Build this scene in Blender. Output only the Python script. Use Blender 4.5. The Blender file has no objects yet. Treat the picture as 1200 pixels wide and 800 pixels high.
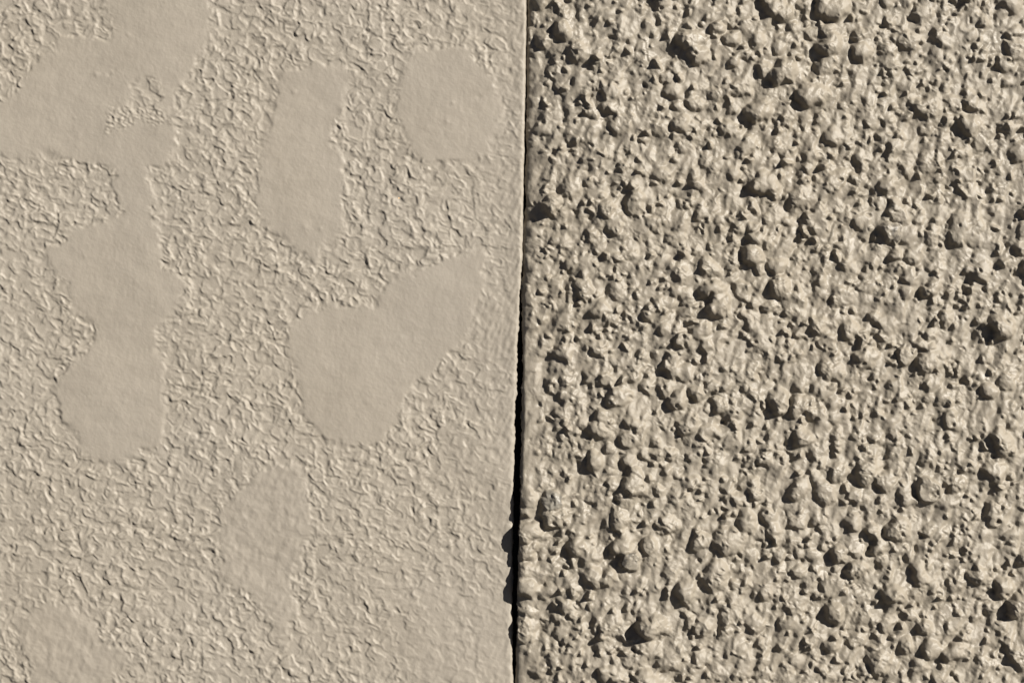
import bpy, math, time
import numpy as np
from mathutils import Vector

S = bpy.context.scene
T0 = time.perf_counter()

# ---------------------------------------------------------------- camera, sky, sun, exposure
U = 0.0005            # metres on the wall per unit of the layout below (1 unit = half a millimetre)
ZC = 1.30             # height of the layout's centre above the ground
CX, CY = 600.0, 400.0
LENS = 85.0
cam = bpy.data.cameras.new('camera')
cam.lens = LENS; cam.sensor_width = 36.0
cam.clip_start = 0.01; cam.clip_end = 2000
camo = bpy.data.objects.new('camera', cam)
S.collection.objects.link(camo)
DIST = 1200 * U * LENS / 36.0
camo.location = (0, -DIST, ZC)
camo.rotation_euler = (math.radians(90), 0, 0)
S.camera = camo

SUN_TILT = math.radians(36.5)     # angle of the sun above the wall's face
SUN_DIR = math.radians(31)      # its direction on the face, above the horizontal, from the right
Lx = math.cos(SUN_TILT) * math.cos(SUN_DIR)
Lz = math.cos(SUN_TILT) * math.sin(SUN_DIR)
Ly = -math.sin(SUN_TILT)
L = Vector((Lx, Ly, Lz)).normalized()

world = bpy.data.worlds.new('World'); S.world = world
world.use_nodes = True
wn = world.node_tree
bg = wn.nodes['Background']
sky = wn.nodes.new('ShaderNodeTexSky')
sky.sky_type = 'NISHITA'; sky.sun_disc = False
sky.sun_elevation = math.asin(L.z)
sky.sun_rotation = math.atan2(L.x, L.y)
wn.links.new(sky.outputs[0], bg.inputs[0])
sky.air_density = 0.1; sky.dust_density = 0.1; sky.altitude = 1500
bg.inputs[1].default_value = 0.05

sun = bpy.data.lights.new('sun', 'SUN')
sun.energy = 5.0; sun.angle = math.radians(0.5); sun.color = (1.0, 0.955, 0.88)
suno = bpy.data.objects.new('sun', sun)
S.collection.objects.link(suno)
suno.location = Vector((0, 0, ZC)) + L * 5
suno.rotation_euler = L.to_track_quat('Z', 'Y').to_euler()

S.view_settings.view_transform = 'Standard'
S.view_settings.look = 'None'
S.view_settings.gamma = 1.0
S.view_settings.use_curve_mapping = False
S.view_settings.exposure = 1.1

# ---------------------------------------------------------------- noise helpers
RNG = np.random.default_rng(7)

def perlin(x, y, seed):
    r = np.random.default_rng(seed)
    p = r.permutation(512).astype(np.int32); p = np.concatenate([p, p])
    ang = r.random(512) * 2 * math.pi
    gx, gy = np.cos(ang).astype(np.float32), np.sin(ang).astype(np.float32)
    xi = np.floor(x).astype(np.int32); yi = np.floor(y).astype(np.int32)
    xf = (x - xi).astype(np.float32); yf = (y - yi).astype(np.float32)
    u = xf*xf*xf*(xf*(xf*6-15)+10); v = yf*yf*yf*(yf*(yf*6-15)+10)
    def g(ix, iy, dx, dy):
        h = p[(p[ix & 511] + iy) & 511]
        return gx[h]*dx + gy[h]*dy
    a = g(xi, yi, xf, yf); b = g(xi+1, yi, xf-1, yf)
    c = g(xi, yi+1, xf, yf-1); d = g(xi+1, yi+1, xf-1, yf-1)
    return ((a + u*(b-a)) + v*((c + u*(d-c)) - (a + u*(b-a)))) * 1.5

def fbm(x, y, seed, octaves=3, gain=0.5):
    s = 0; a = 1.0; f = 1.0
    for k in range(octaves):
        s = s + a*perlin(x*f, y*f, seed + 31*k); a *= gain; f *= 2.03
    return s

def sstep(a, b, x):
    t = np.clip((x-a)/(b-a), 0, 1)
    return t*t*(3-2*t)

def blur(a, s):
    n = int(3*s)+1
    k = np.exp(-0.5*(np.arange(-n, n+1)/s)**2); k /= k.sum()
    for ax in (0, 1):
        pad = [(0, 0), (0, 0)]; pad[ax] = (n, n)
        b = np.pad(a, pad, mode='edge'); out = np.zeros_like(a)
        for i, w in enumerate(k):
            sl = [slice(None), slice(None)]; sl[ax] = slice(i, i + a.shape[ax])
            out += (w * b[tuple(sl)]).astype(a.dtype)
        a = out
    return a

def bilin(r, x, y, ox, oy):
    fx = np.clip(x-ox, 0, r.shape[1]-1.001); fy = np.clip(y-oy, 0, r.shape[0]-1.001)
    ix = fx.astype(np.int32); iy = fy.astype(np.int32); tx = fx-ix; ty = fy-iy
    return (r[iy, ix]*(1-tx)*(1-ty) + r[iy, ix+1]*tx*(1-ty)
            + r[iy+1, ix]*(1-tx)*ty + r[iy+1, ix+1]*tx*ty)

def interp(tab, y):
    t = np.array(tab, float)
    return np.interp(y, t[:, 0], t[:, 1])

# ---------------------------------------------------------------- layout of the two wall faces
LEFT_EDGE = [(-400, 617), (0, 616.6), (60, 616.2), (110, 615.2), (200, 613.6), (240, 613), (305, 611.8), (400, 606.5), (500, 603), (560, 602), (640, 601),
             (720, 600), (800, 601), (1200, 603)]
RIGHT_EDGE = [(-400, 620), (0, 618.2), (60, 617.6), (100, 617.6), (140, 617.6), (200, 616), (240, 616), (290, 613), (310, 613), (330, 612.8), (360, 611.5), (400, 612.5), (500, 612),
              (560, 610.5), (640, 608), (720, 606.5), (800, 604), (1200, 606)]
PROUD = [(-300, 1), (0, 1.2), (100, 1.5), (280, 2), (340, 6), (400, 6), (500, 7), (590, 10), (700, 10), (755, 6), (790, 2), (1200, 3)]

def jag(y):
    return (1.1*perlin(y/13.0, y*0+3.3, 5) + 0.8*perlin(y/4.0, y*0+7.3, 6) + .9*perlin(y/28.0, y*0+9.3, 8))*(.5+.9*sstep(250, 400, y))

# stones of the roughcast: centre x, centre y, radius, prominence; quarter units inside 300 x 200 blocks
BLOCKS = {
(600, 0): """130 20 35 9,225 40 30 5,140 195 40 9,235 150 45 9,200 235 30 4,310 250 65 6,190 340 35 6,310 385 40 4,460 440 45 7,
450 505 40 8,370 530 30 7,275 545 28 5,135 610 40 7,205 635 25 6,285 630 50 5,490 600 45 7,610 665 20 9,530 185 30 6,600 235 30 5,
635 135 35 7,820 200 60 10,863 270 50 9,880 190 25 6,715 370 30 7,755 330 35 6,745 430 50 7,775 505 30 7,850 500 35 8,880 510 18 6,
780 585 45 8,845 605 30 5,680 605 40 5,950 145 35 9,1025 190 40 8,1080 265 30 6,1030 300 30 9,1140 200 45 6,1080 130 38 6,1180 345 40 8,
1140 530 60 9,1050 420 50 7,1000 440 30 5,950 450 45 6,1000 610 45 7,1095 690 45 7,760 750 22 8,960 0 30 8,700 20 30 7,1180 5 30 8,
1000 70 35 5,450 80 35 6,265 755 20 6,365 745 45 4,830 480 30 6,945 240 25 5,120 430 30 4,180 90 22 5,560 330 26 4,660 420 30 4,
1030 520 30 6,1100 440 26 5,560 560 24 6,640 740 30 5,800 700 30 5,900 760 35 4""",
(900, 0): """40 60 60 8,250 30 55 8,310 60 60 8,405 30 30 5,260 150 35 8,275 225 58 10,415 175 35 8,425 255 50 9,65 190 25 5,40 235 35 7,
115 140 35 5,190 165 35 6,60 350 65 10,185 460 70 9,250 320 50 6,385 340 25 4,545 240 40 5,635 200 50 7,705 75 40 6,550 15 40 6,
990 115 30 9,1130 25 50 7,1140 160 35 8,1140 240 55 7,990 275 30 9,935 180 30 7,810 205 40 7,1085 310 40 7,1110 395 30 7,1225 130 30 9,
850 350 25 5,615 400 30 4,680 335 28 5,715 325 22 6,470 395 18 6,450 465 28 4,335 500 18 5,850 490 45 5,730 515 60 7,930 480 45 9,
930 600 55 9,980 515 30 6,1160 540 35 7,1110 600 40 6,1160 720 55 7,885 720 32 8,985 650 55 4,565 585 28 5,540 650 40 5,575 690 40 6,
465 580 35 5,725 610 40 4,235 560 30 5,290 650 50 7,430 760 50 6,190 740 40 6,70 720 35 4,85 560 50 5,730 770 50 4,350 600 22 4,
1215 630 30 8""",
(600, 200): """260 85 50 6,185 160 50 10,435 185 40 9,570 160 55 8,655 245 35 7,475 265 45 7,370 300 40 6,490 410 25 8,550 400 35 6,
275 440 40 6,245 350 30 5,335 490 25 7,330 560 50 8,130 520 25 5,195 520 30 5,410 650 45 7,460 700 35 6,490 580 35 5,240 710 50 4,
635 670 40 8,700 620 45 6,855 375 25 7,915 455 50 8,790 490 50 6,760 570 30 7,810 585 45 5,930 560 55 10,955 640 60 10,820 660 30 7,
880 750 50 7,710 745 35 6,1135 320 40 9,1120 270 30 7,1115 400 52 10,1150 465 30 6,1050 280 30 6,1175 70 65 8,1030 15 35 7,
865 70 35 8,840 150 30 6,880 200 40 6,970 230 35 5,620 10 25 6,700 25 40 7,1190 240 30 6,1190 340 30 6,1030 435 40 5,1030 510 25 5,
1070 560 50 5,1000 605 18 7,1085 675 25 6,1120 625 30 6,1190 640 35 7,1120 735 35 6,1140 790 40 6,755 320 45 5,735 440 25 5,
690 500 25 5,555 690 30 5,400 360 40 4,795 792 44 11,110 350 24 4,180 620 26 4,130 690 26 4""",
(900, 200): """180 0 25 7,300 60 55 7,405 45 40 6,545 75 45 9,640 5 30 8,915 25 40 6,830 110 25 5,140 130 60 6,80 245 30 6,30 450 45 7,
45 550 55 9,130 590 35 6,220 240 70 6,420 235 45 7,590 200 50 8,560 290 55 9,640 310 45 5,585 400 35 9,665 400 45 7,755 310 45 6,
880 280 70 7,975 270 30 7,1045 195 28 6,1210 200 45 10,1180 285 40 8,1165 370 40 8,985 480 50 8,920 470 28 6,1015 550 22 7,940 320 50 4,
745 460 22 6,795 460 22 6,745 560 47 10,650 500 40 7,635 575 35 8,610 650 50 5,480 680 25 8,510 705 35 8,370 750 45 9,220 730 45 9,
135 765 25 8,255 405 22 6,345 445 28 7,385 455 20 5,435 495 22 5,330 590 60 6,245 580 28 5,820 690 40 8,745 770 35 8,1075 740 60 10,
1165 560 25 6,1195 480 25 6,1070 575 22 5,330 355 30 6,100 660 40 5,540 730 50 5,470 550 28 5,1080 90 25 4,700 230 30 5,960 410 30 5""",
(600, 400): """240 50 45 8,400 30 45 7,140 50 30 5,180 190 35 7,260 195 30 6,245 255 30 5,215 335 28 6,365 160 40 5,440 180 35 8,490 100 40 4,
562 165 35 7,625 205 35 7,490 260 55 8,410 345 35 9,735 100 42 9,750 140 40 7,710 215 45 5,770 275 50 9,800 150 45 7,858 240 42 10,
930 215 35 8,990 205 28 8,960 300 45 8,1040 330 40 6,1085 300 30 5,810 400 50 7,900 410 40 5,1020 465 45 6,955 430 30 5,540 385 28 8,
577 385 28 8,540 455 45 8,395 405 50 8,330 385 30 6,450 500 28 8,384 560 44 9,545 560 35 7,455 605 28 6,375 650 22 6,565 670 55 9,
575 610 35 7,465 670 30 7,425 690 18 6,680 690 30 8,670 470 30 6,735 520 35 8,680 530 30 7,615 525 30 5,760 735 45 5,840 660 30 8,
840 540 30 6,1000 680 35 6,1045 735 30 7,1105 490 28 7,1130 705 40 9,1120 650 30 7,1170 545 40 8,1200 435 25 8,1110 545 22 6,
920 560 30 5,970 570 35 5,180 740 54 9,185 610 22 6,250 615 25 6,375 735 35 5,205 405 15 9,295 425 20 7,765 620 20 6,1150 20 45 5,
1130 360 35 4,900 15 35 8,1080 170 50 4,110 240 30 4,100 340 26 4""",
(900, 400): """265 5 40 7,85 15 25 6,355 50 15 6,475 10 22 8,450 80 55 8,625 70 42 10,700 15 32 9,740 30 28 7,60 85 25 6,280 140 60 7,
740 100 65 8,330 190 20 6,135 210 30 7,240 225 50 5,400 230 20 8,570 205 30 6,605 260 25 8,40 280 60 8,130 300 50 9,200 335 35 7,
240 335 22 6,300 360 35 6,305 290 30 5,740 265 30 6,800 260 45 6,1100 190 45 7,1020 230 45 7,838 365 40 9,870 392 38 6,730 400 22 6,
640 400 50 5,150 450 50 9,210 520 35 6,48 485 22 6,310 440 35 6,575 440 22 7,1068 450 52 10,1090 505 40 9,400 445 30 5,490 430 40 4,
740 540 50 6,415 560 15 6,445 610 56 9,240 565 28 6,315 610 50 8,535 650 50 8,130 690 52 9,250 700 60 7,215 640 35 6,385 715 35 7,
635 740 35 9,625 695 38 7,737 692 64 11,865 660 45 8,1050 610 55 7,955 590 25 7,1030 790 35 8,1130 390 25 7,1100 310 35 4,
1140 340 25 5,440 725 15 7,820 750 50 4,560 370 30 4,660 480 35 4,900 560 30 4""",
(600, 600): """180 20 58 8,95 75 45 7,150 115 22 7,70 185 38 9,300 160 50 8,350 200 45 6,60 280 45 6,90 370 25 8,140 280 50 5,160 370 45 6,
380 300 50 8,447 297 42 9,270 340 45 5,245 430 35 9,280 475 30 6,325 420 28 5,500 30 50 8,505 150 55 8,552 220 52 11,635 150 42 9,
680 55 25 8,730 50 50 7,875 135 50 7,1000 130 75 7,940 290 70 8,1035 325 22 6,805 360 54 10,730 290 25 5,1090 40 55 6,1190 10 40 8,
1210 80 40 8,1120 210 40 5,640 530 64 12,880 530 45 9,700 535 30 5,450 520 55 6,510 565 25 6,575 440 20 6,265 600 28 7,155 640 28 7,
205 490 22 6,150 590 22 6,230 560 40 4,430 740 40 8,490 760 30 5,602 762 40 9,475 690 25 6,730 690 60 5,620 630 50 5,560 680 50 5,
1130 520 50 6,1155 600 25 9,1180 370 35 7,1180 740 22 7,1080 740 35 5,880 670 45 5,980 570 30 5,1060 640 30 6,960 740 45 4,
120 740 40 6,190 700 35 5,1000 480 40 4,90 470 28 5,60 560 24 5""",
(900, 600): """120 40 40 7,100 140 38 8,40 200 35 7,140 190 35 5,195 190 35 6,135 270 35 8,210 260 22 7,220 30 40 6,318 188 42 10,385 40 45 8,
480 90 40 9,592 72 66 9,740 80 35 7,505 160 42 9,515 215 35 6,395 170 50 6,400 260 50 10,690 270 40 9,705 310 30 7,765 345 25 7,
970 290 50 8,1090 345 50 8,1157 425 64 11,1050 30 40 7,1120 100 35 6,1182 210 40 9,990 100 30 6,572 375 54 10,610 380 15 7,
298 462 50 10,280 340 55 6,425 390 35 5,215 385 20 7,120 430 60 5,90 510 50 5,540 520 35 7,655 475 28 7,718 528 40 9,610 525 18 7,
405 595 40 8,280 615 40 7,210 580 28 5,632 615 42 8,750 630 55 8,853 640 50 9,895 650 30 5,955 485 25 7,960 375 20 6,1030 435 35 6,
920 525 15 7,1100 590 28 8,1075 530 40 5,1150 655 50 7,510 700 60 8,685 685 25 7,690 710 45 6,265 745 38 6,325 760 25 5,125 690 35 4,
780 770 28 7,1100 770 20 6,845 530 40 5,870 330 45 4,1180 700 35 5,180 330 22 5,430 480 24 6,480 500 26 7,1000 700 45 4""",
}
stones = []
EDGE_STONES = [(616, 580, 12, .95), (615, 597, 9, .75), (614, 624, 13, 1.05), (613, 643, 8, .6), (613, 668, 9, .65), (614, 686, 13, 1.0), (612, 712, 8, .6), (612, 737, 12, 1.0), (624, 20, 8, .7), (625, 62, 7, .6), (624, 118, 8, .6), (623, 165, 7, .7), (622, 236, 8, .6), (621, 270, 9, .5), (619, 310, 8, .6),
  (621, 352, 9, .6), (620, 382, 9, .5)]
for (bx, by), s in BLOCKS.items():
    for t in s.replace('\n', '').split(','):
        a, b, r, h = map(float, t.split())
        stones.append([bx + a/4, by + b/4, r/4*.9, h/10])
stones += [list(e) for e in EDGE_STONES]
n_traced = len(stones)
# stones beyond the traced stretch, same sizes and density, kept clear of it
for _ in range(2300):
    x = RNG.uniform(618, 1880); y = RNG.uniform(-460, 1260)
    if 0 < y < 800 and x < 1205: continue
    stones.append([x, y, RNG.choice([5, 6.5, 8, 9, 10, 11, 12.5, 15]), RNG.uniform(.4, 1.0)])

# ---------------------------------------------------------------- roughcast height raster (1 cell = 1 unit)
OX, OY, RW, RH = 560, -480, 1340, 1760
yy, xx = np.mgrid[0:RH, 0:RW].astype(np.float32)
xx += OX; yy += OY
LU = (math.cos(SUN_DIR), -math.sin(SUN_DIR))
H = 3.9*fbm((xx+.3*yy)/14, yy/30, 15, 2) + 2.4*fbm(xx/95, yy/95, 11, 2) + 2.3*fbm(xx/34, yy/40, 13, 2)
def stamp(H, x, y, r, h, mode, rs, ids=None, idn=0, tilt=0.3, power=2.4, asym=0.0):
    R = r*2.0
    x0, x1 = int(x-R-OX), int(x+R-OX)+2; y0, y1 = int(y-R-OY), int(y+R-OY)+2
    if x0 < 0 or y0 < 0 or x1 > RW or y1 > RH: return
    dx = xx[y0:y1, x0:x1]-x; dy = yy[y0:y1, x0:x1]-y
    th = np.arctan2(dy, dx); p = rs
    rad = r*(1 + p[0]*np.cos(2*th+p[1]) + p[2]*np.cos(3*th+p[3]) + p[4]*np.cos(5*th+p[5]))
    dist = np.sqrt(dx*dx+dy*dy)
    c = np.clip((dx*p[6]+dy*p[7])/(dist+.01), 0, 1)*(asym if not p[10:] else 0)
    rad = rad*(1+.55*c)
    d = dist/rad
    q = np.clip(1-d**power, 0, 1)
    u = (dx*p[6] + dy*p[7])/r
    f = h*q**((0.52 if h > .5*r else 0.85)+.6*c)*(1-tilt*u)
    if p[8] > 0:      # a broken, flatter stone: planed top
        f = np.minimum(f, h*(0.62+0.25*u*p[9]+0.12*(dx*p[7]-dy*p[6])/r))
    f = f*(q > 0)
    cur = H[y0:y1, x0:x1]
    if mode == 0:
        H[y0:y1, x0:x1] = cur + f
    else:
        w = q**0.35
        base = float(cur.mean())
        H[y0:y1, x0:x1] = cur*(1-w) + w*(0.35*cur + 0.65*base) + f
    if ids is not None:
        m = (d < 0.93) & (dist < 1.15*r)
        ids[y0:y1, x0:x1][m] = idn

def rnd(g, dirs=True):
    a = math.atan2(LU[1], LU[0]) + g.normal(0, 0.5 if dirs else 2.0)
    return [g.uniform(.05, .24), g.uniform(0, 6.28), g.uniform(.03, .14), g.uniform(0, 6.28), g.uniform(0, .08), g.uniform(0, 6.28),
            math.cos(a), math.sin(a), float(g.random() < .12), g.uniform(-1, 1)]

# paint-covered aggregate too small and too many to pick out one by one
SPARSE = -.02
for k in range(21000):
    x = RNG.uniform(606, OX+RW-20); y = RNG.uniform(OY+20, OY+RH-20)
    r = RNG.uniform(1.6, 4.0) if k > 2600 else RNG.uniform(4, 7.5)
    if x < 632 and RNG.random() < .45: continue
    if fbm(np.float32([x/38]), np.float32([y/46]), 17, 2)[0] < SPARSE and RNG.random() < .7: continue
    stamp(H, x, y, r, r*(RNG.uniform(.6, 1.6) if k > 2600 else RNG.uniform(.2, .55)), 0, rnd(RNG, False), power=2.1, tilt=.2, asym=.35)
IDS = np.zeros((RH, RW), np.int32)
PITS = [(RNG.uniform(620, OX+RW-20), RNG.uniform(OY+20, OY+RH-20), RNG.uniform(1.3, 3.2)) for _ in range(2400)]
# skirts of render drawn up round each stone
for (x, y, r, h) in stones:
    x0, x1 = int(x-3*r-OX), int(x+3*r-OX)+2; y0, y1 = int(y-3*r-OY), int(y+3*r-OY)+2
    if x0 < 0 or y0 < 0 or x1 > RW or y1 > RH: continue
    dx = xx[y0:y1, x0:x1]-x-LU[0]*.45*r; dy = yy[y0:y1, x0:x1]-y-LU[1]*.45*r
    H[y0:y1, x0:x1] += h*r*.30*np.exp(-(dx*dx+dy*dy)/(1.1*r*r))
H = H - 0.0
for i, (x, y, r, h) in sorted(enumerate(stones), key=lambda t: -t[1][2]):
    disc = h > 1.05 and r < 12 or (abs(x-1084) < 3 and abs(y-573) < 3)
    rs = rnd(RNG)
    if disc: rs[0] = .03; rs[2] = .02; rs[4] = 0; rs[8] = 1.0; rs[9] = .3; rs.append(1)
    stamp(H, x, y, r, r*(0.10+0.86*h**1.8), 1, rs, IDS, i+1, tilt=.2 if not disc else .1, power=2.2 if not disc else 5, asym=.45)
for (x, y, r) in PITS:
    stamp(H, x, y, r, -r*1.5, 0, rnd(RNG, False), power=2.0, tilt=0)
Hs = blur(H, 0.65)
lowv = sstep(1.0, -2.5, Hs - blur(Hs, 6))
Hs = Hs*(1-.4*lowv) + blur(Hs, 1.6)*.4*lowv
# crusted, sandy skin on the high parts; paint has pooled smooth in the hollows
def broad(a, k, sg):      # wide blur on a thinned copy
    r, c = a.shape[0]//k*k, a.shape[1]//k*k
    t = blur(a[:r, :c].reshape(r//k, k, c//k, k).mean((1, 3)), sg/k)
    return bilin(t, (xx-OX)/k-.5, (yy-OY)/k-.5, 0, 0).astype(np.float32)
top = sstep(-2, 9, Hs - broad(Hs, 4, 14))
patchy = sstep(-.25, .35, fbm(xx/30, yy/30, 41, 2))
crust = (1-np.abs(fbm(xx/4.6, yy/4.6, 43, 2)))
grit = fbm(xx/3.0, yy/3.0, 47, 2)
lump = fbm(xx/7.5, yy/8.5, 51, 2)
streak = fbm((xx+0.35*yy)/4.0, (yy)/26.0, 53, 2)
Hs = Hs + lump*(.6+.55*patchy) + (0.30+0.70*top)*patchy*(1.3*(crust-.6) + .95*grit) + .12*grit + .30*streak*(1-top)
Hs = Hs.astype(np.float32)

def h_right(x, y):
    wx = x + 1.9*perlin(x/12, y/12, 61) + 1.0*perlin(x/5.5, y/5.5, 62)
    wy = y + 1.9*perlin(x/12, y/12, 63) + 1.0*perlin(x/5.5, y/5.5, 64)
    h = bilin(Hs, wx, wy, OX, OY)
    e = interp(RIGHT_EDGE, y)
    d = x - e
    pr = interp(PROUD, y)
    near = sstep(0, 34, d)
    amp = .62 + .38*near + .3*(1-near)*sstep(565, 585, y)*(1-sstep(745, 760, y))
    sm = np.exp(-np.clip(d-3, 0, 1e9)/9.0)*(0.08+.92*sstep(330, 470, y)*(1-sstep(570, 600, y)) + .5*sstep(750, 780, y))
    h = (h - 4)*amp*(1-.8*np.clip(sm, 0, 1)) + pr*(1-near) + 2.0*near + 20*(1-np.exp(-np.clip(d, 0, 1e9)/46.0)) + .5*np.clip(sm, 0, 1)*fbm(x/5, y/40, 71, 2)
    # the run of stones right on the corner that overhang the joint
    h = h - (3.0+1.5*perlin(y/9, y*0+1.7, 161))*np.exp(-np.clip(d, 0, 99)/2.2)*(1 - .85*sstep(560, 580, y)*(1-sstep(750, 760, y)))
    m = np.minimum(np.minimum(sstep(OX+RW-20, OX+RW-260, x), sstep(OY+10, OY+260, y)), sstep(OY+RH-10, OY+RH-260, y))
    lvl = 22*(1-np.exp(-np.clip(d, 0, 1e9)/46.0))*sstep(0, 30, d)
    return h*m + lvl*(1-m), m

def id_right(x, y):
    wx = x + 1.9*perlin(x/12, y/12, 61) + 1.0*perlin(x/5.5, y/5.5, 62)
    wy = y + 1.9*perlin(x/12, y/12, 63) + 1.0*perlin(x/5.5, y/5.5, 64)
    ix = np.rint(wx-OX).astype(int); iy = np.rint(wy-OY).astype(int)
    ok = (ix >= 0) & (iy >= 0) & (ix < RW) & (iy < RH)
    return np.where(ok, IDS[np.clip(iy, 0, RH-1), np.clip(ix, 0, RW-1)], 0)

# ---------------------------------------------------------------- smooth wall: trowelled patches in stippled paint
PATCHES = [
 ('broad diagonal trowelled patch', 1.0, [(140,-62),(122,-36),(128,0),(129,20),(137,36),(126,42),(110,47),(96,44),(80,42),(66,48),(70,62),(44,60),(36,85),(28,92),(20,105),(10,118),(-6,122),(-45,120),(-72,134),(-78,155),
   (-50,180),(-6,176),(5,182),(12,190),(35,185),(60,180),(95,190),(130,196),(138,206),(172,206),(176,198),(200,190),(203,170),(206,150),
   (200,126),(205,115),(215,97),(228,75),(240,58),(246,42),(247,0),(240,-40),(205,-75),(170,-80)]),
 ('middle trowelled patch', 1.0, [(138,206),(133,218),(140,235),(146,250),(120,262),(95,265),(75,285),(58,292),(55,300),(60,315),(75,325),(82,345),(90,365),
   (105,372),(113,385),(112,396),(186,396),(181,382),(205,365),(212,345),(220,335),(215,325),(195,318),(190,305),(187,285),(183,268),
   (176,250),(183,232),(180,220),(172,206)]),
 ('round-bottomed trowelled patch', 1.0, [(112,396),(103,410),(95,420),(80,432),(70,445),(66,460),(70,478),(75,492),(88,510),(97,525),(105,532),(120,541),(150,538),
   (165,530),(185,522),(193,510),(194,495),(192,440),(188,425),(186,396)]),
 ('tall narrow trowelled patch', 1.0, [(325,88),(345,80),(370,76),(405,80),(410,95),(406,112),(403,130),(390,145),(386,162),(396,178),(404,190),(402,205),(399,220),(402,240),
   (401,265),(394,280),(380,287),(375,300),(366,311),(356,295),(344,287),(325,276),(310,263),(302,245),(304,200),(307,170),(313,150),(322,130),(326,105)]),
 ('round trowelled patch', 1.0, [(495,60),(520,55),(545,57),(560,72),(578,90),(585,115),(588,135),(583,150),(577,165),(570,178),(550,186),(520,190),(500,188),
   (485,180),(475,160),(468,135),(466,110),(468,90),(475,72)]),
 ('large central trowelled patch', 1.0, [(447,350),(452,332),(475,323),(500,316),(520,306),(545,296),(562,290),(571,302),(566,330),(562,350),(555,375),(545,395),
   (530,415),(515,430),(500,440),(485,450),(475,465),(465,485),(460,500),(450,512),(430,522),(405,522),(385,515),(370,505),(358,490),
   (350,465),(347,440),(338,420),(335,395),(345,375),(365,365),(395,358),(420,360),(440,362)]),
 ('long faint trowelled patch', .85, [(285,572),(300,555),(325,548),(345,546),(360,552),(359,575),(362,600),(365,618),(353,640),(346,655),(340,680),(343,700),
   (350,722),(334,738),(312,722),(298,700),(284,690),(259,680),(261,650),(258,625),(259,598)]),
 ('low trowelled patch', .85, [(20,730),(35,715),(60,705),(85,712),(110,730),(120,750),(145,764),(154,770),(135,785),(122,800),(108,850),(72,874),(42,845),(40,800),(35,770),(22,755)]),
 ('small worn trowelled patch', .4, [(512,512),(530,502),(560,508),(590,525),(600,545),(592,562),(560,568),(525,560)]),
 ('worn trowelled patch low by the joint', .45, [(495,692),(520,697),(570,700),(592,730),(594,800),(594,860),(470,860),(470,800),(466,770),(472,735)]),
]
LX, LY, LW, LH = -480, -480, 1120, 1760
ly, lx = np.mgrid[0:LH, 0:LW].astype(np.float32); lx += LX; ly += LY
def inside_poly(poly, px, py):
    c = np.zeros(px.shape, bool); n = len(poly)
    for i in range(n):
        x1, y1 = poly[i]; x2, y2 = poly[i-1]
        if y1 == y2: continue
        k = ((y1 > py) != (y2 > py)) & (px < (x2-x1)*(py-y1)/(y2-y1)+x1)
        c ^= k
    return c
wx = lx + 5*perlin(lx/19, ly/19, 181) + 3.6*perlin(lx/8, ly/8, 81) + 1.8*perlin(lx/3.7, ly/3.7, 83)
wy = ly + 5*perlin(lx/19, ly/19, 182) + 3.6*perlin(lx/8, ly/8, 82) + 1.8*perlin(lx/3.7, ly/3.7, 84)
PID = np.zeros((LH, LW), np.int32); PM = np.zeros((LH, LW), np.float32)
for k, (nm, st, poly) in enumerate(PATCHES):
    m = inside_poly(poly, wx, wy)
    PID[m] = k+1; PM[m] = st
# patches continue on the wall beyond, seeded loosely
odist = np.maximum.reduce([-lx-25, -ly-25, ly-825, 0*lx])
far = (odist > 0) & (fbm(lx/85, ly/75, 87, 2) > .22 + .9*np.exp(-odist/45))
PM[far] = 1.0
isl = inside_poly([(150,118),(152,100),(172,90),(186,96),(193,108),(190,124),(180,134),(160,132)], wx, wy)
PM[isl] *= .25
fr = sstep(-.05, .3, fbm(lx/38, ly/38, 151, 2))
PMs = blur(PM, 1.1)*(1-fr) + blur(PM, 3.6)*fr
# stipple: overlapping ragged plates, each at its own level and tilt, with curly lips
def plates(x, y, cell, seed, tiltk):
    g = np.random.default_rng(seed); n = 256
    jx, jy, lev, tx, ty = (g.random((n, n)).astype(np.float32) for _ in range(5))
    u = x/cell; v = y/cell
    iu = np.floor(u).astype(np.int32); iv = np.floor(v).astype(np.int32)
    d1 = np.full(x.shape, 9e9, np.float32); d2 = d1.copy(); L1 = np.zeros(x.shape, np.float32)
    for a in (-1, 0, 1):
        for b in (-1, 0, 1):
            ci = (iu+a) & 255; cj = (iv+b) & 255
            px = iu+a+jx[ci, cj]; py = iv+b+jy[ci, cj]
            dx = (u-px).astype(np.float32); dy = (v-py).astype(np.float32)
            d = dx*dx+dy*dy
            l = lev[ci, cj] + tiltk*((tx[ci, cj]-.5)*dx + (ty[ci, cj]-.5)*dy)
            near = d < d1
            d2 = np.where(near, d1, np.minimum(d2, d)); L1 = np.where(near, l, L1); d1 = np.minimum(d, d1)
    return L1, np.sqrt(d2)-np.sqrt(d1)
a1 = lx + 4.2*perlin(lx/13, ly/13, 91) + 1.3*perlin(lx/5.5, ly/5.5, 191)
b1 = ly + 4.2*perlin(lx/13, ly/13, 92) + 1.3*perlin(lx/5.5, ly/5.5, 192)
p1, e1 = plates(a1, b1, 12.5, 93, .8)
p2, e2 = plates(a1*.9+b1*.2+50, b1*.95-a1*.15+80, 8.0, 95, .8)
n3 = fbm(a1/13, b1/11+4, 97, 3, .55)
cover = sstep(-.35, .25, fbm(lx/22, ly/20, 98, 2))
ridge = np.clip(1-np.abs(n3)*5.0, 0, 1)
plate = sstep(-.07, .07, n3)
mod = (.66+.40*sstep(-.5, .5, fbm(lx/60, ly/60, 99, 2)))
n4 = fbm(a1/16, b1/14.5, 141, 2, .22); n5 = fbm(b1/14+31, a1/16, 143, 2, .24); n6 = fbm((a1+b1*.4)/18.0, b1/16.0, 145, 2, .35)
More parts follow.
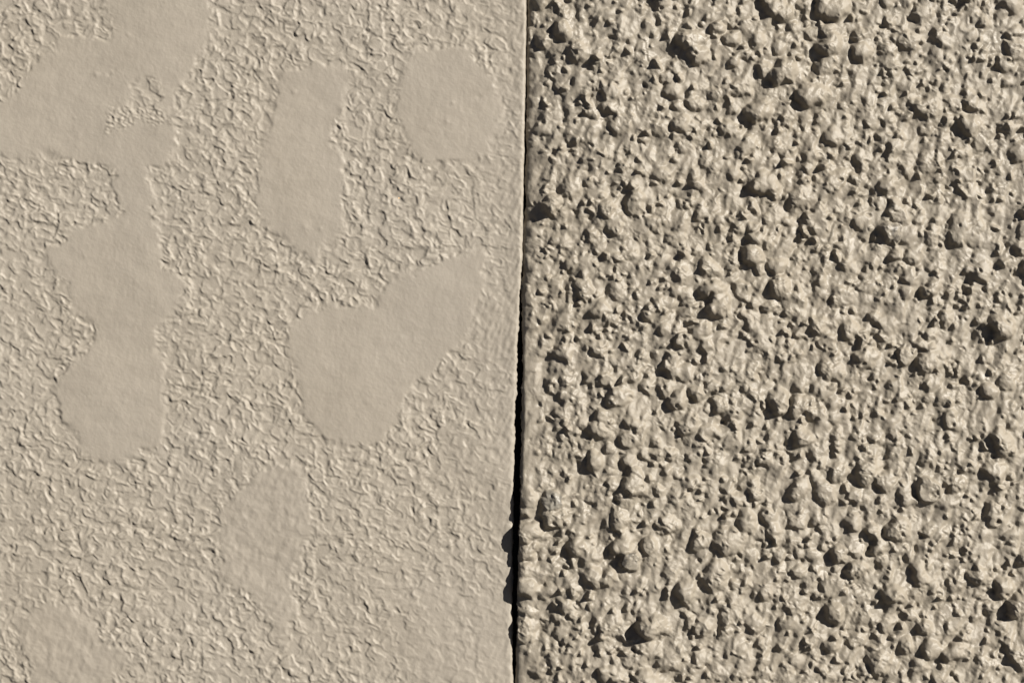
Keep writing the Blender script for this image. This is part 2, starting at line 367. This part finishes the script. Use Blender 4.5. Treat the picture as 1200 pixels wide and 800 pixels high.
brk = sstep(-.25, .15, fbm(lx/15, ly/15, 147, 2)); brk2 = sstep(-.1, .25, fbm(lx/17, ly/15, 149, 2))
worm = np.maximum.reduce([np.exp(-(n4/.12)**2)*(.2+.85*brk), np.exp(-(n5/.125)**2)*(.15+.9*brk2), .95*np.exp(-(n6/.095)**2)*(1-.5*brk)])
T = (1.6*worm + 1.0*sstep(-.10, .10, n4) + .55*p1 + .5*p2*cover + .7*sstep(-.09, .09, n5)*brk + .15*fbm(lx/3.4, ly/3.4, 101, 1))*mod
flat = 2.3 + .35*fbm(lx/30, ly/24, 103, 2) + .15*fbm((lx+ly*.6)/9, (ly-lx*.6)/17, 104, 2) + .16*fbm(lx/3.2, ly/3.6, 105, 2)
soft = .7*fbm((lx*.8+ly*.5)/9, (ly*.8-lx*.5)/14, 107, 2)
flat = flat + soft*(PM < .95)*(PM > 0)
Lh = T*(1-PMs) + flat*PMs
# brush-softened margin along the joint and low down by it
ex = interp(LEFT_EDGE, ly) - lx
smear = np.exp(-np.clip(ex-6, 0, 999)/22.0)*(.55+.45*sstep(-.3, .3, fbm(lx/40, ly/50, 109, 2)))
smear = np.clip(smear + .5*sstep(330, 360, ly)*(1-sstep(395, 440, ly))*sstep(66, 40, ex), 0, .9)
brush = 1.2 + .8*fbm((lx*.8+ly*.35)/4.2, (ly*.8-lx*.4)/14, 111, 2) + .4*fbm(lx/8, ly/9, 113, 2)
low = .22*sstep(560, 700, ly)*sstep(330, 470, lx)
brush2 = 1.4 + 1.0*fbm((lx*.45+ly*.9)/7.0, (ly*.4-lx)/12, 115, 3)
Lh = Lh*(1-smear) + brush*smear
Lh = Lh*(1-low) + brush2*low
# scratches and lifted paint inside the upper patch, and odd pits and nibs
scr = inside_poly([(128,128),(150,124),(185,128),(205,138),(200,148),(170,143),(140,150),(127,158)], wx, wy)
Lh = Lh + blur(scr.astype(np.float32), 1.2)*(1.3*fbm((lx+ly*.9)/5, (ly-lx*.5)/3.2, 119, 2) + .7*sstep(.1, .25, fbm(lx/7, ly/4, 121, 2)))
nibs = [(113,87,2.5,1.6),(128,88,2,-1.2),(561,114,3,-1),(524,143,2.5,1.4),(531,121,2,1.2),(345,108,3,1.3),(401,128,5,1.4),(399,142,6,.9),(270,685,2,-2.5),
        (358,266,4,.9),(376,268,2.5,1.2),(92,172,6,.8),(93,160,4,.8),(572,386,3,1.1),(600,82,3,2),(430,470,3,.7),(147,470,3,.8),(100,300,2.5,.7),(160,330,3,.6),
        (520,95,3,.6),(500,150,2.5,.6),(380,430,3,.7),(470,395,2.5,.8),(190,60,3,.6),(205,30,2.5,.7),(60,140,3,.6)]
for _ in range(60): nibs.append((RNG.uniform(0, 600), RNG.uniform(0, 800), RNG.uniform(1.2, 2.4), RNG.uniform(-1, 1.3)))
for (nx, ny, nr, nh) in nibs:
    a, b, c2, d2 = int(nx-4*nr-LX), int(nx+4*nr-LX), int(ny-4*nr-LY), int(ny+4*nr-LY)
    Lh[c2:d2, a:b] += .55*nh*np.exp(-((lx[c2:d2, a:b]-nx)**2+(ly[c2:d2, a:b]-ny)**2)/(nr*nr))
Lh = Lh + 1.6*fbm(lx/150, ly/150, 117, 2)
Lh = blur(Lh.astype(np.float32), .62)

def h_left(x, y):
    h = bilin(Lh, x, y, LX, LY)
    d = interp(LEFT_EDGE, y) - x
    h = h + 2.6*np.exp(-np.clip(d, 0, 999)/11.0)*(1-.75*sstep(380, 520, y))
    h = h - 3.2*np.exp(-np.clip(d, 0, 99)/1.6)
    m = np.minimum(np.minimum(sstep(LX+10, LX+200, x), sstep(LY+10, LY+200, y)), sstep(LY+LH-10, LY+LH-200, y))
    return h*m, m
def id_left(x, y):
    ix = np.rint(x-LX).astype(int); iy = np.rint(y-LY).astype(int)
    ok = (ix >= 0) & (iy >= 0) & (ix < LW) & (iy < LH)
    return np.where(ok, PID[np.clip(iy, 0, LH-1), np.clip(ix, 0, LW-1)], 0)

# ---------------------------------------------------------------- graded grids
STEP = 1.12
def graded(a, b, lo, hi, step=STEP, near=700):
    mid = np.arange(a, b+step*.5, step)
    out = [mid]
    p = a; s = step; left = []
    while p > lo:
        s *= 1.02 if a-p < near else 1.15; p = max(p-s, lo); left.append(p)
    p = b; s = step; right = []
    p = mid[-1]
    while p < hi:
        s *= 1.02 if p-b < near else 1.15; p = min(p+s, hi); right.append(p)
    return np.array(left[::-1] + list(mid) + right)
GROUND = CY + ZC/U            # layout row of the ground
ROOF = CY - 1.1/U
YS = graded(-12, 812, ROOF, GROUND)

def face_grid(XS, edge_tab, side):
    """XS measured from the joint edge outwards; the last columns turn back into the joint."""
    y = YS
    e = interp(edge_tab, y) + jag(y + (0 if side < 0 else 500))*np.clip(1 - np.abs(y-400)/900, 0, 1)
    X = e[:, None]*np.exp(-XS[None, :]/160.0) + (612)*(1-np.exp(-XS[None, :]/160.0)) + side*XS[None, :]
    Y = np.repeat(y[:, None], XS.size, 1)
    return X.astype(np.float64), Y.astype(np.float64)

RETURN = [(.6, 2.2), (.9, 6), (1.0, 12), (1.0, 22), (1.0, 45)]     # (inset, depth) of the columns inside the joint

def build_face(XS, edge_tab, side, hf):
    X, Y = face_grid(XS, edge_tab, side)
    h, m = hf(X, Y)
    h = h + .0
    cols_X, cols_Y, cols_H = [X], [Y], [h]
    pre = []
    for (ins, dep) in RETURN:
        k = .8*perlin(Y[:, :1]/6, Y[:, :1]*0+dep, 131+int(dep))
        pre.append((X[:, :1]-side*ins*.5+side*k*(dep > 3)*-.5, Y[:, :1], np.minimum(h[:, :1], 2)-dep))
    pre = pre[::-1]
    X = np.concatenate([p[0] for p in pre] + [X], 1); Y = np.concatenate([p[1] for p in pre] + [Y], 1)
    h = np.concatenate([p[2] for p in pre] + [h], 1)
    m = np.concatenate([np.repeat(m[:, :1], len(pre), 1), m], 1)
    return X, Y, h, 1-m

def to_world(X, Y, h):
    P = np.empty(X.shape + (3,), np.float32)
    P[..., 0] = (X-CX)*U; P[..., 1] = -h*U; P[..., 2] = ZC + (CY-Y)*U
    return P

def link(o, parent=None):
    S.collection.objects.link(o)
    if parent is not None: o.parent = parent
    return o

def mesh_from(name, verts, quads, normals, mat, far=None):
    me = bpy.data.meshes.new(name)
    nv, nf = len(verts), len(quads)
    me.vertices.add(nv); me.vertices.foreach_set('co', verts.astype(np.float32).ravel())
    me.loops.add(nf*4); me.loops.foreach_set('vertex_index', quads.astype(np.int32).ravel())
    me.polygons.add(nf)
    me.polygons.foreach_set('loop_start', np.arange(0, nf*4, 4, dtype=np.int32))
    me.update(calc_edges=True)
    me.shade_smooth()
    at = me.attributes.new('custom_normal', 'FLOAT_VECTOR', 'POINT') if normals is not None else None
    if at is not None: at.data.foreach_set('vector', normals.astype(np.float32).ravel())
    if far is not None:
        fa = me.attributes.new('far', 'FLOAT', 'POINT'); fa.data.foreach_set('value', far.astype(np.float32))
        me.materials.append(mat); me.materials.append(MAT_LF if mat is MAT_L else MAT_RF)
        me.polygons.foreach_set('material_index', (far[quads].max(1) > .002).astype(np.int32))
    else:
        me.materials.append(mat)
    return me

def grid_parts(X, Y, h, idf, side, npre):
    P = to_world(X, Y, h)
    du = np.gradient(P, axis=1); dv = np.gradient(P, axis=0)
    N = np.cross(du, dv); 
    N /= np.linalg.norm(N, axis=2, keepdims=True)+1e-20
    if side < 0: N = -N
    if N[N.shape[0]//2, N.shape[1]//2, 1] > 0: N = -N
    nr, nc = X.shape
    i = np.arange(nr-1)[:, None]*nc + np.arange(nc-1)[None, :]
    q = np.stack([i, i+nc, i+nc+1, i+1], -1)
    if side < 0: q = q[..., ::-1]
    cx = (X[:-1, :-1]+X[1:, 1:])/2; cy = (Y[:-1, :-1]+Y[1:, 1:])/2
    ids = idf(cx, cy); ids[:, :npre+1] = 0
    return P.reshape(-1, 3), N.reshape(-1, 3), q.reshape(-1, 4), ids.ravel()

LAST = [None]
def split(P, N, q, ids):
    order = np.argsort(ids, kind='stable'); ids_s = ids[order]
    vals, start = np.unique(ids_s, return_index=True)
    ends = list(start[1:]) + [len(ids_s)]
    for v, a, b in zip(vals, start, ends):
        fq = q[order[a:b]]
        u, inv = np.unique(fq, return_inverse=True)
        LAST[0] = u; yield int(v), P[u], N[u], inv.reshape(-1, 4)

# ---------------------------------------------------------------- materials
def paint(name, col, rough, grain, grain_d, blotch, specks=0.0, spec=.5, bare=None, far=None):
    m = bpy.data.materials.new(name); m.use_nodes = True
    nt = m.node_tree; N = nt.nodes; K = nt.links
    b = N['Principled BSDF']
    geo = N.new('ShaderNodeNewGeometry')
    def noise(scale, detail=3, rough_=.55, dist=0):
        n = N.new('ShaderNodeTexNoise'); n.inputs['Scale'].default_value = scale; n.inputs['Detail'].default_value = detail
        n.inputs['Roughness'].default_value = rough_; n.inputs['Distortion'].default_value = dist
        K.new(geo.outputs['Position'], n.inputs['Vector']); return n
    big = noise(9, 4); mid = noise(70, 4); fine = noise(900, 2)
    ramp = N.new('ShaderNodeMapRange'); ramp.inputs[1].default_value = .3; ramp.inputs[2].default_value = .7
    K.new(big.outputs[0], ramp.inputs[0])
    mix = N.new('ShaderNodeMix'); mix.data_type = 'RGBA'
    c2 = [col[0]*(1-blotch*.6), col[1]*(1-blotch*.8), col[2]*(1-blotch*1.2)]
    mix.inputs[6].default_value = (*col, 1); mix.inputs[7].default_value = (*c2, 1)
    K.new(ramp.outputs[0], mix.inputs[0])
    r2 = N.new('ShaderNodeMapRange'); r2.inputs[1].default_value = .25; r2.inputs[2].default_value = .75
    r2.inputs[3].default_value = 1-blotch*.6; r2.inputs[4].default_value = 1+blotch*.4
    K.new(mid.outputs[0], r2.inputs[0])
    mul = N.new('ShaderNodeMix'); mul.data_type = 'RGBA'; mul.blend_type = 'MULTIPLY'; mul.inputs[0].default_value = 1
    K.new(mix.outputs[2], mul.inputs[6]); K.new(r2.outputs[0], mul.inputs[7])
    out = mul.outputs[2]
    if specks > 0:      # grains of bare orange sand showing through
        v = N.new('ShaderNodeTexVoronoi'); v.inputs['Scale'].default_value = 60
        K.new(geo.outputs['Position'], v.inputs['Vector'])
        lt = N.new('ShaderNodeMath'); lt.operation = 'LESS_THAN'; lt.inputs[1].default_value = .035
        K.new(v.outputs['Distance'], lt.inputs[0])
        sep = N.new('ShaderNodeSeparateColor'); K.new(v.outputs['Color'], sep.inputs[0])
        g2 = N.new('ShaderNodeMath'); g2.operation = 'LESS_THAN'; g2.inputs[1].default_value = specks; K.new(sep.outputs[0], g2.inputs[0])
        mm = N.new('ShaderNodeMath'); mm.operation = 'MULTIPLY'; K.new(lt.outputs[0], mm.inputs[0]); K.new(g2.outputs[0], mm.inputs[1])
        sp = N.new('ShaderNodeMix'); sp.data_type = 'RGBA'; sp.inputs[7].default_value = (.62, .40, .20, 1)
        K.new(mm.outputs[0], sp.inputs[0]); K.new(out, sp.inputs[6]); out = sp.outputs[2]
    if bare:            # paint worn off, the stone itself showing
        nb = noise(110, 3, .6); rb = N.new('ShaderNodeMapRange'); rb.inputs[1].default_value = .50; rb.inputs[2].default_value = .62
        K.new(nb.outputs[0], rb.inputs[0])
        mb = N.new('ShaderNodeMix'); mb.data_type = 'RGBA'; mb.inputs[7].default_value = (*bare, 1)
        K.new(rb.outputs[0], mb.inputs[0]); K.new(out, mb.inputs[6]); out = mb.outputs[2]
    K.new(out, b.inputs['Base Color'])
    rr = N.new('ShaderNodeMapRange'); rr.inputs[1].default_value = .3; rr.inputs[2].default_value = .7
    rr.inputs[3].default_value = rough-.10; rr.inputs[4].default_value = rough+.12
    K.new(mid.outputs[0], rr.inputs[0]); K.new(rr.outputs[0], b.inputs['Roughness'])
    b.inputs['Specular IOR Level'].default_value = spec
    n4 = noise(grain, 3, .6)
    bp = N.new('ShaderNodeBump'); bp.inputs['Strength'].default_value = 1; bp.inputs['Distance'].default_value = grain_d
    K.new(n4.outputs[0], bp.inputs['Height'])
    if far:             # beyond the modelled stretch the relief is carried by the shader
        at = N.new('ShaderNodeAttribute'); at.attribute_name = 'far'
        vo = N.new('ShaderNodeTexVoronoi'); vo.feature = 'SMOOTH_F1'; vo.inputs['Scale'].default_value = far[0]
        ns = noise(far[0]*.6, 3, .6, 1.0)
        K.new(geo.outputs['Position'], vo.inputs['Vector'])
        sb = N.new('ShaderNodeMath'); sb.operation = 'SUBTRACT'; K.new(ns.outputs[0], sb.inputs[0]); K.new(vo.outputs['Distance'], sb.inputs[1])
        ml = N.new('ShaderNodeMath'); ml.operation = 'MULTIPLY'; K.new(sb.outputs[0], ml.inputs[0]); K.new(at.outputs['Fac'], ml.inputs[1])
        b2 = N.new('ShaderNodeBump'); b2.inputs['Distance'].default_value = far[1]
        K.new(ml.outputs[0], b2.inputs['Height']); K.new(bp.outputs[0], b2.inputs['Normal']); bp = b2
    K.new(bp.outputs[0], b.inputs['Normal'])
    return m

MAT_L = paint('smooth_wall_paint', (.221, .196, .162), .6, 1100, .00011, .05, specks=.03, spec=.3)
MAT_LF = paint('smooth_wall_paint_beyond', (.221, .196, .162), .6, 1100, .00011, .05, specks=.03, spec=.3, far=(170, .0012))
MAT_R = paint('roughcast_paint', (.204, .179, .143), .5, 1500, .00018, .05, spec=.33)
MAT_RF = paint('roughcast_paint_beyond', (.204, .179, .143), .5, 1500, .00018, .05, spec=.38, far=(85, .008))
MAT_BARE = paint('worn_pebble', (.19, .168, .135), .45, 1500, .00018, .05, spec=.4, bare=(.045, .04, .035))
MAT_GREY = paint('greyish_pebble', (.17, .155, .128), .42, 1500, .0001, .05, spec=.5, bare=(.11, .098, .082))
MAT_CORE = paint('painted_wall_body', (.22, .195, .155), .6, 300, .0006, .05)
MAT_JOINT = paint('dark_joint', (.06, .055, .045), .8, 600, .0004, .2)
MAT_GROUND = paint('concrete_ground', (.05, .048, .045), .85, 120, .002, .3)

# ---------------------------------------------------------------- build
def empty(name, loc, label, cat):
    o = bpy.data.objects.new(name, None); S.collection.objects.link(o); o.location = loc
    o['label'] = label; o['category'] = cat
    return o
def box(name, lo, hi, mat, parent=None):
    x0, y0, z0 = lo; x1, y1, z1 = hi
    v = np.array([(x0,y0,z0),(x1,y0,z0),(x1,y1,z0),(x0,y1,z0),(x0,y0,z1),(x1,y0,z1),(x1,y1,z1),(x0,y1,z1)], np.float32)
    f = [(0,3,2,1),(4,5,6,7),(0,1,5,4),(1,2,6,5),(2,3,7,6),(3,0,4,7)]
    me = bpy.data.meshes.new(name); me.from_pydata(v.tolist(), [], f); me.materials.append(mat)
    return link(bpy.data.objects.new(name, me), parent)

ground = box('ground', (-40, -60, -.3), (40, 40, 0), MAT_GROUND); ground['kind'] = 'structure'

W0 = empty('smooth_wall', (0, 0, 0), 'pale beige painted wall on the left with smooth trowelled patches in fine stippled texture', 'wall')
W1 = empty('roughcast_wall', (0, 0, 0), 'pale beige painted roughcast wall on the right, covered in lumpy pebbles', 'wall')

XL = graded(0, 628, 0, 3200); XR = graded(0, 600, 0, 3200)
# left
X, Y, h, FAR = build_face(XL, LEFT_EDGE, -1, h_left)
P, N, q, ids = grid_parts(X, Y, h, id_left, -1, len(RETURN))
for v, pv, nv, fq in split(P, N, q, ids):
    if v == 0:
        o = link(bpy.data.objects.new('stippled_coat', mesh_from('stippled_coat', pv, fq, nv, MAT_L, FAR.ravel()[LAST[0]])), W0)
    else:
        o = link(bpy.data.objects.new('smooth_patch', mesh_from('smooth_patch', pv, fq, nv, MAT_L)), W0)
        o['label'] = PATCHES[v-1][0] + ' on the stippled wall'
# right
X, Y, h, FAR = build_face(XR, RIGHT_EDGE, 1, h_right)
P, N, q, ids = grid_parts(X, Y, h, id_right, 1, len(RETURN))
cnt = np.bincount(ids, minlength=len(stones)+1)
score = [(stones[k][2]*(.5+stones[k][3]), k+1) for k in range(n_traced) if cnt[k+1] > 30 and stones[k][0] < 1203]
score.sort(reverse=True)
singles = {k for _, k in score[:296]}
keep = np.zeros(len(stones)+1, np.int32)
for k in range(1, len(stones)+1): keep[k] = k if k in singles else len(stones)+5
ids = keep[ids]
SPECIAL = {(1040, 272): (MAT_BARE, 'dark worn pebble with the paint broken off'), (738, 655): (MAT_BARE, 'dark shiny pebble with the paint worn off'),
            (645, 585): (MAT_GREY, 'long smooth greyish pebble close to the joint'),
           }
def special(v, k):
    if 0 < v <= n_traced:
        for (sx, sy), t in SPECIAL.items():
            if abs(stones[v-1][0]-sx) < 4 and abs(stones[v-1][1]-sy) < 4: return t[k]
    return MAT_R if k == 0 else None
for v, pv, nv, fq in split(P, N, q, ids):
    nm = 'roughcast_coat' if v == 0 else ('pebble' if v in singles else 'small_pebble')
    o = link(bpy.data.objects.new(nm, mesh_from(nm, pv, fq, nv, special(v, 0), FAR.ravel()[LAST[0]] if v == 0 else None)), W1)
    if nm == 'small_pebble': o['kind'] = 'stuff'
    if nm == 'pebble' and special(v, 1): o['label'] = special(v, 1)
    if nm == 'pebble' and abs(stones[v-1][0]-1084) < 3 and abs(stones[v-1][1]-573) < 3:
        o['label'] = 'large flat-topped round pebble'
zt = ZC + 1.1
DEPTH = 48*U
jc = (608-CX)*U
box('wall_body', (-1.65, DEPTH*.98, 0), (jc-.0055, .14, zt-.002), MAT_CORE, W0)
box('wall_body', (jc+.0062, DEPTH*.98, 0), (1.65, .14, zt-.002), MAT_CORE, W1)
j = box('joint_filler', (jc-.02, 34*U, 0), (jc+.02, DEPTH*.97, zt-.004), MAT_JOINT)
j['label'] = 'narrow dark recessed joint between the smooth wall and the roughcast wall'; j['category'] = 'joint'
print('built in', round(time.perf_counter()-T0, 1), 'tris', 2*len(ids))
